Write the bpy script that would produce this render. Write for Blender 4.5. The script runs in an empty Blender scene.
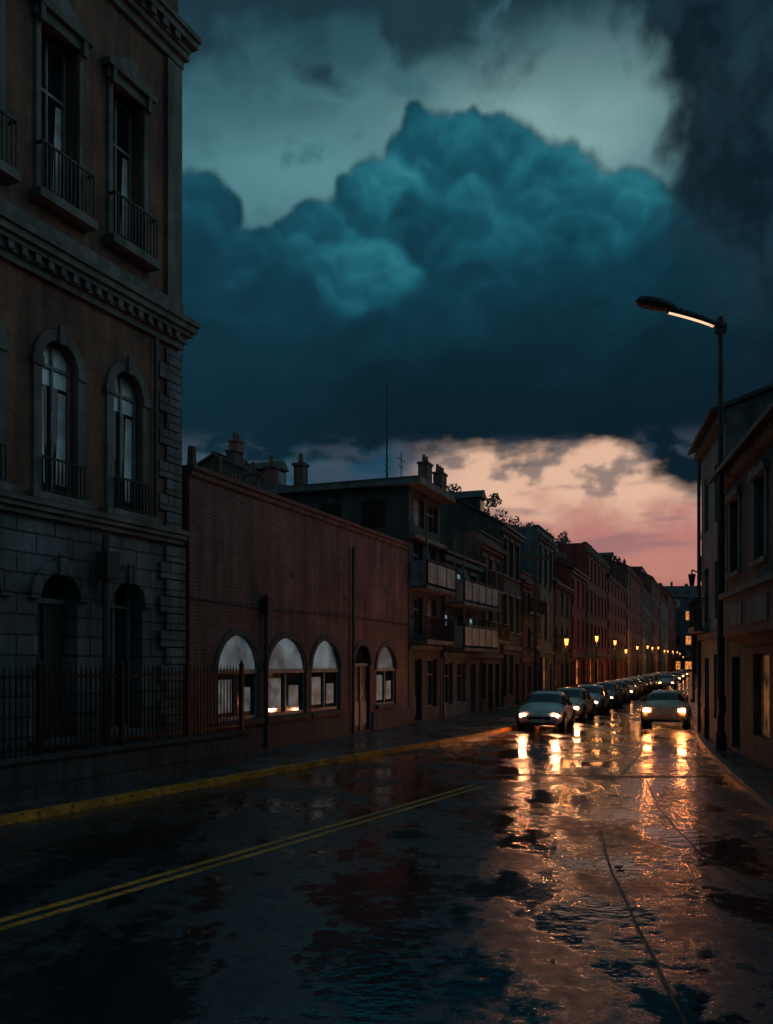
import bpy, math, random
import numpy as np
from mathutils import Vector, Matrix
random.seed(7); rng=np.random.RandomState(11)
scene=bpy.context.scene
col=scene.collection
scene.view_settings.view_transform='Standard'; scene.view_settings.look='None'; scene.view_settings.exposure=0

def lin(h):
    h=h.lstrip('#'); r=[int(h[i:i+2],16)/255 for i in (0,2,4)]
    return np.array([c/12.92 if c<=.04045 else ((c+.055)/1.055)**2.4 for c in r])

# ------------------------------------------------------------ materials
def newmat(name):
    m=bpy.data.materials.new(name); m.use_nodes=True
    nt=m.node_tree; b=nt.nodes['Principled BSDF']; return m,nt,b
def N(nt,t,**k):
    n=nt.nodes.new(t)
    for a,v in k.items(): setattr(n,a,v)
    return n
def noise(nt,vec,scale,detail=3,rough=.55):
    n=N(nt,'ShaderNodeTexNoise'); n.inputs['Scale'].default_value=scale; n.inputs['Detail'].default_value=min(detail,4); n.inputs['Roughness'].default_value=rough
    if vec is not None: nt.links.new(vec,n.inputs['Vector'])
    return n.outputs['Fac']
def ramp(nt,fac,stops):
    r=N(nt,'ShaderNodeValToRGB'); e=r.color_ramp.elements
    while len(e)<len(stops): e.new(.5)
    for i,(p,c) in enumerate(stops):
        e[i].position=p; e[i].color=(c[0],c[1],c[2],1) if hasattr(c,'__len__') else (c,c,c,1)
    nt.links.new(fac,r.inputs['Fac']); return r.outputs['Color']
def mixc(nt,fac,a,b,mode='MIX'):
    m=N(nt,'ShaderNodeMix',data_type='RGBA',blend_type=mode)
    if isinstance(fac,(int,float)): m.inputs[0].default_value=fac
    else: nt.links.new(fac,m.inputs[0])
    for i,v in ((6,a),(7,b)):
        if isinstance(v,(tuple,list)): m.inputs[i].default_value=(v[0],v[1],v[2],1)
        else: nt.links.new(v,m.inputs[i])
    return m.outputs[2]
def bump(nt,b,h,strength,dist=.02):
    n=N(nt,'ShaderNodeBump'); n.inputs['Strength'].default_value=strength; n.inputs['Distance'].default_value=dist
    nt.links.new(h,n.inputs['Height']); nt.links.new(n.outputs['Normal'],b.inputs['Normal'])
def objvec(nt,sc=(1,1,1),rot=0):
    tc=N(nt,'ShaderNodeTexCoord'); mp=N(nt,'ShaderNodeMapping')
    nt.links.new(tc.outputs['Object'],mp.inputs['Vector']); mp.inputs['Scale'].default_value=sc; mp.inputs['Rotation'].default_value=(0,0,rot)
    return mp.outputs['Vector']
def wallvec(nt):
    tc=N(nt,'ShaderNodeTexCoord'); s=N(nt,'ShaderNodeSeparateXYZ'); nt.links.new(tc.outputs['Object'],s.inputs[0])
    a=N(nt,'ShaderNodeMath',operation='ADD'); nt.links.new(s.outputs[0],a.inputs[0]); nt.links.new(s.outputs[1],a.inputs[1])
    c=N(nt,'ShaderNodeCombineXYZ'); nt.links.new(a.outputs[0],c.inputs[0]); nt.links.new(s.outputs[2],c.inputs[1])
    return c.outputs[0]
def weather(nt,colr,vec,amt=.55):
    mp=N(nt,'ShaderNodeMapping'); mp.inputs['Scale'].default_value=(1.6,.18,1); nt.links.new(vec,mp.inputs['Vector'])
    st=ramp(nt,noise(nt,mp.outputs[0],1.6,4,.6),[(.35,1-amt),(.62,1.0)])
    bl=ramp(nt,noise(nt,vec,.7,4,.65),[(.3,.45),(.7,1.15)])
    return mixc(nt,1,mixc(nt,1,colr,st,'MULTIPLY'),bl,'MULTIPLY')
def mat_brick(name,c1,c2,mortar,bw=.24,bh=.075,rough=.8,msize=.012,bs=.5):
    m,nt,b=newmat(name); v=wallvec(nt)
    br=N(nt,'ShaderNodeTexBrick'); nt.links.new(v,br.inputs['Vector'])
    br.inputs['Color1'].default_value=(*c1,1); br.inputs['Color2'].default_value=(*c2,1); br.inputs['Mortar'].default_value=(*mortar,1)
    br.inputs['Scale'].default_value=1; br.inputs['Brick Width'].default_value=bw; br.inputs['Row Height'].default_value=bh; br.inputs['Mortar Size'].default_value=msize
    c=weather(nt,br.outputs['Color'],v); nt.links.new(c,b.inputs['Base Color']); b.inputs['Roughness'].default_value=rough
    ad=N(nt,'ShaderNodeMath',operation='MULTIPLY_ADD'); nt.links.new(br.outputs['Fac'],ad.inputs[0]); ad.inputs[1].default_value=-1; nt.links.new(noise(nt,v,9,2),ad.inputs[2])
    bump(nt,b,ad.outputs[0],bs,.02); return m
def mat_plaster(name,c,rough=.8,amt=.5):
    m,nt,b=newmat(name); v=wallvec(nt)
    nt.links.new(weather(nt,mixc(nt,ramp(nt,noise(nt,v,3,3),[(.3,0),(.7,1)]),tuple(x*.75 for x in c),tuple(c)),v,amt),b.inputs['Base Color'])
    b.inputs['Roughness'].default_value=rough; bump(nt,b,noise(nt,v,14,3,.7),.35,.02); return m
def mat_simple(name,c,rough=.5,metal=0,var=.35,sc=6,bs=.15):
    m,nt,b=newmat(name); v=objvec(nt)
    f=noise(nt,v,sc,2)
    nt.links.new(mixc(nt,1,tuple(c),ramp(nt,f,[(.3,1-var),(.7,1.0)]),'MULTIPLY'),b.inputs['Base Color'])
    nt.links.new(ramp(nt,f,[(.3,min(1,rough*1.25)),(.7,max(.02,rough*.75))]),b.inputs['Roughness'])
    b.inputs['Metallic'].default_value=metal
    return m
def mat_emit(name,c,s,sampling='AUTO',var=0,vs=1.6):
    m,nt,b=newmat(name)
    b.inputs['Base Color'].default_value=(*[x*.5 for x in c],1); b.inputs['Emission Color'].default_value=(*c,1); b.inputs['Emission Strength'].default_value=s
    if var:
        v=wallvec(nt); nt.links.new(mixc(nt,1,tuple(c),ramp(nt,noise(nt,v,vs,3),[(.35,.15),(.65,1.2)]),'MULTIPLY'),b.inputs['Emission Color'])
    try: m.cycles.emission_sampling=sampling
    except Exception: pass
    return m
M={}
M['brickL']=mat_brick('weathered_ochre_brick',(.36,.125,.06),(.24,.09,.05),(.17,.13,.10))
M['stoneL']=mat_brick('grey_stone_blocks',(.21,.22,.23),(.145,.155,.165),(.045,.045,.045),bw=.95,bh=.38,msize=.02,bs=.8)
M['plinthL']=mat_brick('dark_plinth_stone',(.09,.09,.092),(.07,.07,.075),(.03,.03,.03),bw=.95,bh=.38,msize=.02,bs=.8)
M['trimL']=mat_plaster('carved_stone_trim',(.23,.22,.205))
M['brickR']=mat_brick('red_brown_brick',(.29,.085,.07),(.16,.055,.05),(.22,.16,.155),bw=.27,bh=.09,msize=.016,bs=.8)
M['red']=mat_plaster('red_render',(.32,.06,.05))
M['grey']=mat_plaster('grey_render',(.2,.21,.21)); M['tan']=mat_plaster('tan_render',(.20,.13,.11))
M['blue']=mat_plaster('blue_grey_render',(.14,.17,.19)); M['dark']=mat_plaster('dark_render',(.10,.09,.088))
M['white']=mat_plaster('white_paint',(.46,.49,.51),.55,.45)
M['roof']=mat_brick('slate_tiles',(.07,.07,.075),(.05,.05,.055),(.025,.025,.025),bw=.3,bh=.22,rough=.5,bs=.6)
M['iron']=mat_simple('black_iron',(.03,.03,.032),.45,.6)
M['wood']=mat_simple('dark_painted_wood',(.07,.06,.05),.5)
M['frame']=mat_simple('window_frame_paint',(.24,.24,.235),.5)
M['pipe']=mat_simple('lead_pipe',(.06,.06,.065),.45,.3)
M['pot']=mat_simple('clay_chimney_pot',(.16,.075,.05),.8)
def mat_glass(name,base,rough):
    m,nt,b=newmat(name); v=wallvec(nt)
    nt.links.new(mixc(nt,ramp(nt,noise(nt,v,1.2,2),[(.4,0),(.6,1)]),tuple(x*.5 for x in base),tuple(base)),b.inputs['Base Color'])
    b.inputs['Roughness'].default_value=rough; b.inputs['IOR'].default_value=1.6
    bump(nt,b,noise(nt,v,1.1,1),.12,.05); return m
M['glass']=mat_glass('window_glass',(.02,.028,.03),.06)
M['curtain']=mat_glass('curtained_glass',(.46,.48,.49),.15)
M['skypane']=mat_glass('pale_sky_pane_and_curtain',(.88,.90,.92),.3)  # pale colour stands in for sky reflected in palace upper panes; also curtains
M['lit']=mat_emit('lamplit_window',(1,.34,.08),1.0,'NONE',1)
M['litcool']=mat_emit('lit_shop_display',(.40,.50,.54),.13,'NONE',1,3.0)
M['lunette']=mat_emit('lit_frosted_fanlight',(.36,.48,.54),.20,'NONE',1,.9)
M['glowcurt']=mat_emit('added_glow_curtained_glass',(.42,.6,.68),.45,'NONE',1,1.3)  # emission added to balcony curtained panes for a pale streak on the road

def mat_road():
    m,nt,b=newmat('wet_asphalt')
    v=objvec(nt); vs=objvec(nt,(1,.55,1),0.42)
    p1=noise(nt,vs,.7,4,.62); p2=noise(nt,v,4.5,3,.65)
    a=N(nt,'ShaderNodeMath',operation='MULTIPLY_ADD'); nt.links.new(p2,a.inputs[0]); a.inputs[1].default_value=.36; nt.links.new(p1,a.inputs[2])
    wet=ramp(nt,a.outputs[0],[(.64,0),(.72,1)])
    damp=ramp(nt,a.outputs[0],[(.54,0),(.66,1)])
    grain=noise(nt,v,45,2,.7)
    base=mixc(nt,ramp(nt,grain,[(.35,0),(.65,1)]),(.022,.030,.040),(.062,.074,.088))
    base=mixc(nt,wet,base,(.010,.013,.017)); nt.links.new(base,b.inputs['Base Color'])
    rdry=ramp(nt,p2,[(.3,.46),(.7,.36)])
    nt.links.new(mixc(nt,wet,mixc(nt,damp,rdry,(.25,.25,.25)),(.07,.07,.07)),b.inputs['Roughness'])
    nt.links.new(mixc(nt,damp,(.20,.20,.20),(.78,.78,.78)),b.inputs['Specular IOR Level'])
    b.inputs['IOR'].default_value=1.42
    inv=N(nt,'ShaderNodeMath',operation='MULTIPLY_ADD'); nt.links.new(wet,inv.inputs[0]); inv.inputs[1].default_value=-.92; inv.inputs[2].default_value=1
    hh=N(nt,'ShaderNodeMath',operation='MULTIPLY'); nt.links.new(grain,hh.inputs[0]); nt.links.new(inv.outputs[0],hh.inputs[1])
    h2=N(nt,'ShaderNodeMath',operation='MULTIPLY_ADD'); nt.links.new(noise(nt,v,6,2),h2.inputs[0]); h2.inputs[1].default_value=1.1; nt.links.new(hh.outputs[0],h2.inputs[2])
    bump(nt,b,h2.outputs[0],.6,.012); return m
M['road']=mat_road()
M['ground']=mat_simple('dark_ground',(.04,.042,.04),.6,sc=.3)
def mat_pave():
    m,nt,b=newmat('wet_paving'); v=objvec(nt,(1,1,1),.48)
    br=N(nt,'ShaderNodeTexBrick'); nt.links.new(v,br.inputs['Vector']); br.inputs['Scale'].default_value=1
    br.inputs['Brick Width'].default_value=.7; br.inputs['Row Height'].default_value=.5; br.inputs['Mortar Size'].default_value=.012
    br.inputs['Color1'].default_value=(.13,.135,.14,1); br.inputs['Color2'].default_value=(.085,.09,.095,1); br.inputs['Mortar'].default_value=(.025,.025,.025,1)
    f=noise(nt,v,.9,4)
    nt.links.new(mixc(nt,1,br.outputs['Color'],ramp(nt,f,[(.3,.4),(.7,1.1)]),'MULTIPLY'),b.inputs['Base Color'])
    nt.links.new(ramp(nt,f,[(.35,.16),(.65,.5)]),b.inputs['Roughness'])
    bump(nt,b,noise(nt,v,25,2),.3,.01); return m
M['pave']=mat_pave()
M['kerb']=mat_simple('granite_kerb',(.14,.14,.14),.4,sc=8)
def mat_paint(name,c,wear=.5):
    m,nt,b=newmat(name); v=objvec(nt)
    f=ramp(nt,noise(nt,v,9,4,.7),[(wear-.1,0),(wear+.04,1)])
    g=ramp(nt,noise(nt,v,1.3,3,.6),[(.35,.55),(.6,1)])
    nt.links.new(mixc(nt,1,mixc(nt,f,(.06,.05,.035),tuple(c)),g,'MULTIPLY'),b.inputs['Base Color']); b.inputs['Roughness'].default_value=.42
    return m
M['yellow']=mat_paint('worn_yellow_paint',(.92,.37,.05),.45)
M['wornw']=mat_paint('worn_pale_paint',(.45,.33,.16),.5)
M['tar']=mat_simple('tar_seam',(.014,.014,.015),.5)

# ------------------------------------------------------------ mesh builder
class MB:
    def __init__(s): s.v=[];s.f=[];s.m=[]
    def add(s,pts,faces,mi=0):
        o=len(s.v); s.v+= [tuple(p) for p in pts]
        for f in faces: s.f.append([i+o for i in f]); s.m.append(mi)
    def quad(s,a,b,c,d,mi=0): s.add([a,b,c,d],[(0,1,2,3)],mi)
    def box(s,x0,x1,y0,y1,z0,z1,mi=0):
        p=[(x0,y0,z0),(x1,y0,z0),(x1,y1,z0),(x0,y1,z0),(x0,y0,z1),(x1,y0,z1),(x1,y1,z1),(x0,y1,z1)]
        s.add(p,[(0,3,2,1),(4,5,6,7),(0,1,5,4),(1,2,6,5),(2,3,7,6),(3,0,4,7)],mi)
    def cyl(s,a,b,r0,r1=None,n=10,mi=0,cap=True):
        r1=r0 if r1 is None else r1; a=Vector(a);b=Vector(b); d=(b-a).normalized()
        u=d.orthogonal().normalized(); w=d.cross(u); pts=[]
        for c,r in((a,r0),(b,r1)):
            for i in range(n):
                t=2*math.pi*i/n; pts.append(c+u*math.cos(t)*r+w*math.sin(t)*r)
        fs=[(i,(i+1)%n,n+(i+1)%n,n+i) for i in range(n)]
        if cap: fs+= [tuple(range(n))[::-1],tuple(range(n,2*n))]
        s.add(pts,fs,mi)
    def tube(s,pts,r,n=8,mi=0):
        for i in range(len(pts)-1):
            rr=r if not hasattr(r,'__len__') else r[i]; r2=r if not hasattr(r,'__len__') else r[i+1]
            s.cyl(pts[i],pts[i+1],rr,r2,n,mi)
    def prism(s,poly,y0,y1,axis='y',mi=0):
        n=len(poly)
        if axis=='y': P=[(a,y0,b) for a,b in poly]+[(a,y1,b) for a,b in poly]
        else: P=[(y0,a,b) for a,b in poly]+[(y1,a,b) for a,b in poly]
        s.add(P,[tuple(range(n)),tuple(range(n,2*n))[::-1]]+[((i+1)%n,i,n+i,n+(i+1)%n) for i in range(n)],mi)
    def obj(s,name,mats,parent=None,smooth=False):
        me=bpy.data.meshes.new(name); me.from_pydata(s.v,[],s.f); me.update()
        for m in (mats if isinstance(mats,list) else [mats]): me.materials.append(m)
        if len(me.materials)>1: me.polygons.foreach_set('material_index',s.m)
        if smooth: me.polygons.foreach_set('use_smooth',[True]*len(s.f))
        o=bpy.data.objects.new(name,me); col.objects.link(o)
        if parent: o.parent=parent
        return o
def empty(name,loc=(0,0,0),rot=0,parent=None):
    e=bpy.data.objects.new(name,None); e.location=loc; e.rotation_euler=(0,0,rot); e.empty_display_size=.3
    col.objects.link(e); e.parent=parent; return e

class Bld:
    def __init__(s,name,p0,p1,mats):
        s.p0=p0; d=(p1[0]-p0[0],p1[1]-p0[1]); s.L=math.hypot(*d)-.03
        s.e=empty(name,(p0[0],p0[1],0),math.atan2(d[1],d[0])); s.parts={}; s.mats=mats
    def P(s,n):
        if n not in s.parts: s.parts[n]=MB()
        return s.parts[n]
    def done(s):
        for n,mb in s.parts.items():
            if mb.f: mb.obj(n,s.mats.get(n,M.get(DEF.get(n,''),M['grey'])),s.e)
DEF={'windows':'glass','curtains':'curtain','lit_windows':'lit','window_frames':'frame','roof':'roof','railings':'iron','drainpipe':'pipe','chimneys':'brickR','chimney_pots':'pot','doors':'wood','antenna':'iron','trim':'trimL','shop_display':'litcool','lunettes':'lunette','shutters':'wood','balconies':'grey'}

def facade(b,part,x0,x1,z0,z1,ops,rec=.24,y=0):
    mb=b.P(part)
    xs=sorted({x0,x1}|{o['x0'] for o in ops}|{o['x1'] for o in ops}); zs=sorted({z0,z1}|{o['z0'] for o in ops}|{o['z1'] for o in ops})
    for i in range(len(xs)-1):
        for j in range(len(zs)-1):
            cx=(xs[i]+xs[i+1])/2; cz=(zs[j]+zs[j+1])/2
            if any(o['x0']<cx<o['x1'] and o['z0']<cz<o['z1'] for o in ops): continue
            mb.quad((xs[i],y,zs[j]),(xs[i+1],y,zs[j]),(xs[i+1],y,zs[j+1]),(xs[i],y,zs[j+1]))
    for o in ops: opening(b,mb,o,rec,y)
def opening(b,mb,o,rec,y):
    a,c,zb,zt,rise=o['x0'],o['x1'],o['z0'],o['z1'],o.get('arch',0)
    zs=zt-rise; xc=(a+c)/2; hw=(c-a)/2; y1=y+rec
    mb.quad((a,y,zb),(a,y,zs),(a,y1,zs),(a,y1,zb)); mb.quad((c,y,zb),(c,y1,zb),(c,y1,zs),(c,y,zs))
    mb.quad((a,y,zb),(a,y1,zb),(c,y1,zb),(c,y,zb))
    if rise:
        n=18; pts=[(xc-hw*math.cos(math.pi*i/n),zs+rise*math.sin(math.pi*i/n)) for i in range(n+1)]
        for i in range(n):
            p,q=pts[i],pts[i+1]
            mb.quad((p[0],y,p[1]),(q[0],y,q[1]),(q[0],y,zt),(p[0],y,zt))
            mb.quad((p[0],y,p[1]),(p[0],y1,p[1]),(q[0],y1,q[1]),(q[0],y,q[1]))
    else: mb.quad((a,y,zt),(c,y,zt),(c,y1,zt),(a,y1,zt))
    k=o.get('kind','windows')
    yf=y1-.06
    if k=='doors':
        b.P('doors').quad((a,y1,zb),(c,y1,zb),(c,y1,zs if rise else zt),(a,y1,zs if rise else zt))
        if rise: b.P('windows').quad((a,y1,zs),(c,y1,zs),(c,y1,zt),(a,y1,zt))
        D=b.P('window_frames') if o.get('pale') else b.P('doors')
        D.box(xc-.03,xc+.03,yf,y1-.003,zb,zs); D.box(a+.12,xc-.12,yf+.02,y1-.003,zb+.2,zb+1.0); D.box(xc+.12,c-.12,yf+.02,y1-.003,zb+.2,zb+1.0)
        b.P('window_frames').box(a,c,yf,y1-.003,zs-.05,zs+.05)
        return
    if k=='shop':
        b.P('windows').quad((a,y1,zb),(c,y1,zb),(c,y1,zs),(a,y1,zs))
        b.P('lunettes').quad((a,y1,zs),(c,y1,zs),(c,y1,zt),(a,y1,zt))
        F=b.P('window_frames'); w=(c-a)
        F.box(a,c,yf-.03,y1-.003,zs-.06,zs+.06); F.box(a,c,yf,y1-.003,zb,zb+.09)
        F.box(a,a+.07,yf,y1-.004,zb+.09,zs-.06); F.box(c-.07,c,yf,y1-.004,zb+.09,zs-.06); F.box(xc-.04,xc+.04,yf,y1-.004,zb+.09,zs-.06)
        for px,wd,tp in ((a+w*.26,.15,.2),(a+w*.74,.12,.42)):
            b.P('shop_display').box(px-w*wd,px+w*wd,y1-.025,y1-.004,zb+.2,zs-tp)
        return
    b.P(k).quad((a,y1,zb),(c,y1,zb),(c,y1,zt),(a,y1,zt))
    F=b.P('window_frames'); t=.05
    F.box(a,a+t,yf,y1-.003,zb,zt); F.box(c-t,c,yf,y1-.003,zb,zt); F.box(a+t,c-t,yf,y1-.003,zb,zb+t)
    if not rise: F.box(a+t,c-t,yf,y1-.003,zt-t,zt)
    F.box(xc-.025,xc+.025,yf,y1-.003,zb+t,zt-t*(0 if rise else 1))
    zm=zs if rise else zb+(zt-zb)*.68
    F.box(a+t,xc-.025,yf,y1-.003,zm-.03,zm+.03); F.box(xc+.025,c-t,yf,y1-.003,zm-.03,zm+.03)
    if o.get('pane'):
        b.P('lunettes').quad((a+t,y1-.006,zm-.35),(c-t,y1-.006,zm-.35),(c-t,y1-.006,zt-.06),(a+t,y1-.006,zt-.06))
def arch_trim(mb,xc,zs,hw,rise,w,y0,y1,n=18):
    for i in range(n):
        A=[]
        for k in (i,i+1):
            t=math.pi*k/n; c,s_=math.cos(t),math.sin(t)
            A.append(((xc-hw*c,zs+rise*s_),(xc-(hw+w)*c,zs+(rise+w)*s_)))
        (i0,o0),(i1,o1)=A
        P=[(i0[0],y0,i0[1]),(i1[0],y0,i1[1]),(o1[0],y0,o1[1]),(o0[0],y0,o0[1]),(i0[0],y1,i0[1]),(i1[0],y1,i1[1]),(o1[0],y1,o1[1]),(o0[0],y1,o0[1])]
        mb.add(P,[(0,1,2,3),(3,2,6,7),(1,0,4,5)])
def railing(mb,x0,x1,y,z0,z1,sp=.12,r=.012):
    mb.box(x0,x1,y-.02,y+.02,z1-.04,z1); mb.box(x0,x1,y-.015,y+.015,z0,z0+.03)
    n=max(1,int((x1-x0)/sp))
    for i in range(n+1):
        x=x0+(x1-x0)*i/n; mb.box(x-r,x+r,y-r,y+r,z0+.03,z1-.04)
def balcony(b,x0,x1,z,proj=.7,solid=False,h=.95):
    b.P('balconies').box(x0,x1,-proj,-.003,z-.14,z)
    if solid:
        S=b.P('balcony_panels'); n=max(2,int((x1-x0)/1.1)); w=(x1-x0)/n
        for k in range(n): S.box(x0+k*w+.03,x0+(k+1)*w-.03,-proj-.02,-proj+.02,z+.1,z+h-.05)
        S.box(x0,x0+.04,-proj+.032,-.004,z+.003,z+h); S.box(x1-.04,x1,-proj+.032,-.004,z+.003,z+h)
        for k in range(n+1): b.P('railings').box(x0+k*w-.025,x0+k*w+.025,-proj-.04,-proj+.04,z+.003,z+h)
        b.P('railings').box(x0-.02,x1+.02,-proj-.05,-proj+.05,z+h+.003,z+h+.05)
        for x in (x0,x1-.06): b.P('balconies').box(x,x+.06,-proj,-proj+.06,z+h+.06,z+2.2)
    else:
        R=b.P('railings'); railing(R,x0+.03,x1-.03,-proj+.05,z,z+h)
        for x in (x0+.03,x1-.03):
            for k in range(int(proj/.14)): R.box(x-.012,x+.012,-proj+.1+k*.14,-proj+.124+k*.14,z,z+h-.04)
            R.box(x-.02,x+.02,-proj+.07,-.004,z+h-.04,z+h)
def chimney(b,x,y,z0,z1,w=.7,d=.5,pots=2):
    C=b.P('chimneys'); C.box(x-w/2,x+w/2,y-d/2,y+d/2,z0,z1); C.box(x-w/2-.06,x+w/2+.06,y-d/2-.06,y+d/2+.06,z1+.002,z1+.12)
    for k in range(pots):
        px=x+(k-(pots-1)/2)*w*.5; b.P('chimney_pots').cyl((px,y,z1+.12),(px,y,z1+.55),.12,.09,8)
def shell(b,part,L,D,z0,H):
    mb=b.P(part); mb.quad((0,0,z0),(0,0,H),(0,D,H),(0,D,z0)); mb.quad((L,0,z0),(L,D,z0),(L,D,H),(L,0,H)); mb.quad((0,D,z0),(0,D,H),(L,D,H),(L,D,z0))
def gable_roof(b,part,L,D,H,rh,ov=.35):
    R=b.P('roof'); W=b.P(part)
    W.add([(0,0,H),(0,D,H),(0,D/2,H+rh)],[(0,2,1)]); W.add([(L,0,H),(L,D,H),(L,D/2,H+rh)],[(0,1,2)])
    s=rh/(D/2)
    for y0,y1 in ((-ov,D/2),(D+ov,D/2)):
        za=H-ov*s+.05; zb=H+rh+.05
        P=[(-.15,y0,za),(L+.15,y0,za),(L+.15,y1,zb),(-.15,y1,zb)]; Q=[(x,y,z+.12) for x,y,z in P]
        R.add(P+Q,[(0,1,2,3),(4,7,6,5),(0,4,5,1),(1,5,6,2),(3,2,6,7),(0,3,7,4)])
    R.box(-.15,L+.15,D/2-.12,D/2+.12,H+rh+.12,H+rh+.24)
    b.P('trim').box(-.1,L+.1,-.22,-.003,H-.35,H-.12)
def flat_roof(b,part,L,D,H,par=.5):
    W=b.P(part)
    b.P('roof').box(.2,L-.2,.2,D-.2,H-.2,H+.02)
    W.box(0,L,0,.2,H+.001,H+par); W.box(0,L,D-.2,D,H+.001,H+par); W.box(0,.2,.2,D-.2,H+.001,H+par); W.box(L-.2,L,.2,D-.2,H+.001,H+par)
    T=b.P('trim'); T.box(-.08,L+.08,-.32,-.003,H-.12,H+.08); T.box(-.05,L+.05,-.18,-.003,H-.3,H-.121)
    T.box(-.06,L+.06,-.1,.26,H+par+.002,H+par+.09)

def town(name,p0,p1,H,D,floors,ncol,wall,roof='gable',rh=2.2,bal='none',gh=3.2,seed=0,litp=.05,curt=.3,ww=.95,chim=2,extra=None):
    r=random.Random(seed); mats={'walls':M[wall],'balcony_panels':M['white'],'trim':M['grey'] if r.random()<.5 else M[wall]}
    if extra: mats.update(extra)
    b=Bld(name,p0,p1,mats); L=b.L
    fh=(H-gh-.3)/max(1,floors-1); ops=[]
    cw=L/ncol
    for i in range(ncol):
        xc=cw*(i+.5)
        if r.random()<.3: ops.append(dict(x0=xc-.5,x1=xc+.5,z0=.16,z1=2.5,kind='doors'))
        else:
            w=min(cw*.36,1.1); ops.append(dict(x0=xc-w,x1=xc+w,z0=.7,z1=gh-.55,kind='lit_windows' if r.random()<litp*2 else 'windows'))
        for f in range(1,floors):
            zb=gh+(f-1)*fh+.75; zt=gh+f*fh-.35
            k='lit_windows' if r.random()<litp else ('curtains' if r.random()<curt else 'windows')
            ops.append(dict(x0=xc-ww/2,x1=xc+ww/2,z0=zb,z1=zt,kind=k))
            T=b.P('trim'); T.box(xc-ww/2-.12,xc+ww/2+.12,-.12,-.003,zb-.12,zb-.002); T.box(xc-ww/2-.1,xc+ww/2+.1,-.07,-.003,zt+.002,zt+.16)
            if bal=='iron' and r.random()<.75: balcony(b,xc-ww/2-.25,xc+ww/2+.25,zb-.14,.55)
    if bal=='solid':
        for f in range(1,floors):
            balcony(b,.2,L-.2,gh+(f-1)*fh+.12,1.0,True)
    facade(b,'walls',0,L,0,H,ops)
    shell(b,'walls',L,D,0,H)
    b.P('trim').box(0,L,-.14,-.003,gh-.3,gh-.08)
    if roof=='gable': gable_roof(b,'walls',L,D,H,rh)
    else: flat_roof(b,'walls',L,D,H)
    topz=H+(rh if roof=='gable' else .2)
    for k in range(chim):
        cx=L*(.12+.76*(k+r.random()*.5)/max(1,chim)); chimney(b,cx,D/2+r.uniform(-.8,.8),H-.1,topz+r.uniform(.3,1.5),r.uniform(.6,1.3),.55,r.choice([2,3]))
    if roof=='gable' and L>5:
        for k in range(int(L/4)):
            dx=2+k*4+r.uniform(-.5,.5); W=b.P('walls')
            z0=H+rh*.25; W.box(dx-.55,dx+.55,D*.16,D*.4,z0,z0+1.1); b.P('windows').box(dx-.4,dx+.4,D*.16-.02,D*.16-.003,z0+.2,z0+.95)
            b.P('roof').prism([(dx-.7,z0+1.1),(dx+.7,z0+1.1),(dx,z0+1.6)],D*.16-.15,D*.42)
    b.P('drainpipe').cyl((.15,-.09,.1),(.15,-.09,H-.36),.05,n=8)
    if r.random()<.6:
        A=b.P('antenna'); ax=L*r.uniform(.3,.7); A.cyl((ax,D*.45,topz-.6),(ax,D*.45,topz+1.8),.025,n=6)
        for k in range(4): A.box(ax-.5+.06*k,ax+.5-.06*k,D*.45-.012,D*.45+.012,topz+1.2+.15*k,topz+1.225+.15*k)
    b.done(); return b

# ------------------------------------------------------------ plan
LK=[(-22.3,-17),(-14.9,-3),(-9.5,7.2),(-5.96,13.9),(-2.97,19.6),(-.5,24.0),(1.65,27.8),(3.4,31.1),(4.95,34.4),(6.6,39),(8.8,45),(18.9,73),(32.2,110),(64.6,200),(100.6,300)]
RK=[(.2,-17),(2.4,-3),(4.0,5.2),(5.2,10),(6.4,14.9),(7.65,20),(8.85,24.7),(9.95,28.6),(10.85,31.6),(11.75,34.4),(13.3,39),(15.2,45),(24.9,73),(38.2,110),(71,200),(107,300)]
LF=[(-30,-17),(-15.9,-3.8),(-11.4,6),(-4.7,20.9),(.84,35.2),(4.66,45),(14.74,73),(28.1,110),(60.5,200),(96.5,300)]
def strip(name,A,B,z,mat,parent=None):
    mb=MB(); n=min(len(A),len(B))
    for i in range(n-1):
        mb.quad((*A[i],z),(*B[i],z),(*B[i+1],z),(*A[i+1],z))
    return mb.obj(name,mat,parent)
def offs(pl,d):
    out=[]
    for i,p in enumerate(pl):
        a=Vector(pl[max(0,i-1)]); b=Vector(pl[min(len(pl)-1,i+1)]); t=(b-a).normalized(); out.append((p[0]+t.y*d,p[1]-t.x*d))
    return out
g=MB(); g.quad((-1900,-1900,-.03),(1900,-1900,-.03),(1900,1900,-.03),(-1900,1900,-.03)); g.obj('ground',M['ground'])
def resample(pl,ys):
    return [(float(np.interp(y,[p[1] for p in pl],[p[0] for p in pl])),y) for y in ys]
ys=list(np.concatenate([np.arange(-17,60,1.0),np.arange(60,300,6.0)]))
A=resample(LK,ys); B=resample(RK,ys)
strip('road',A,B,0,M['road'])
def kerbwalk(name,pl,side,far,kmat):
    e=empty(name); KB=MB(); W=MB(); h=.13
    a=offs(pl,0); b=offs(pl,-side*.16); w=offs(pl,-side*far)
    for i in range(len(pl)-1):
        for P,Q in ((a,b),):
            KB.quad((*P[i],-.02),(*P[i+1],-.02),(*P[i+1],h),(*P[i],h)); KB.quad((*P[i],h),(*P[i+1],h),(*Q[i+1],h+.005),(*Q[i],h+.005))
        W.quad((*b[i],h),(*b[i+1],h),(*w[i+1],h+.05),(*w[i],h+.05))
    KB.obj('kerb',kmat,e); W.obj('paving',M['pave'],e)
kerbwalk('pavement',resample(LK,ys),1,7,[M['yellow']])
kerbwalk('pavement',resample(RK,ys),-1,7,[M['kerb']])
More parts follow.
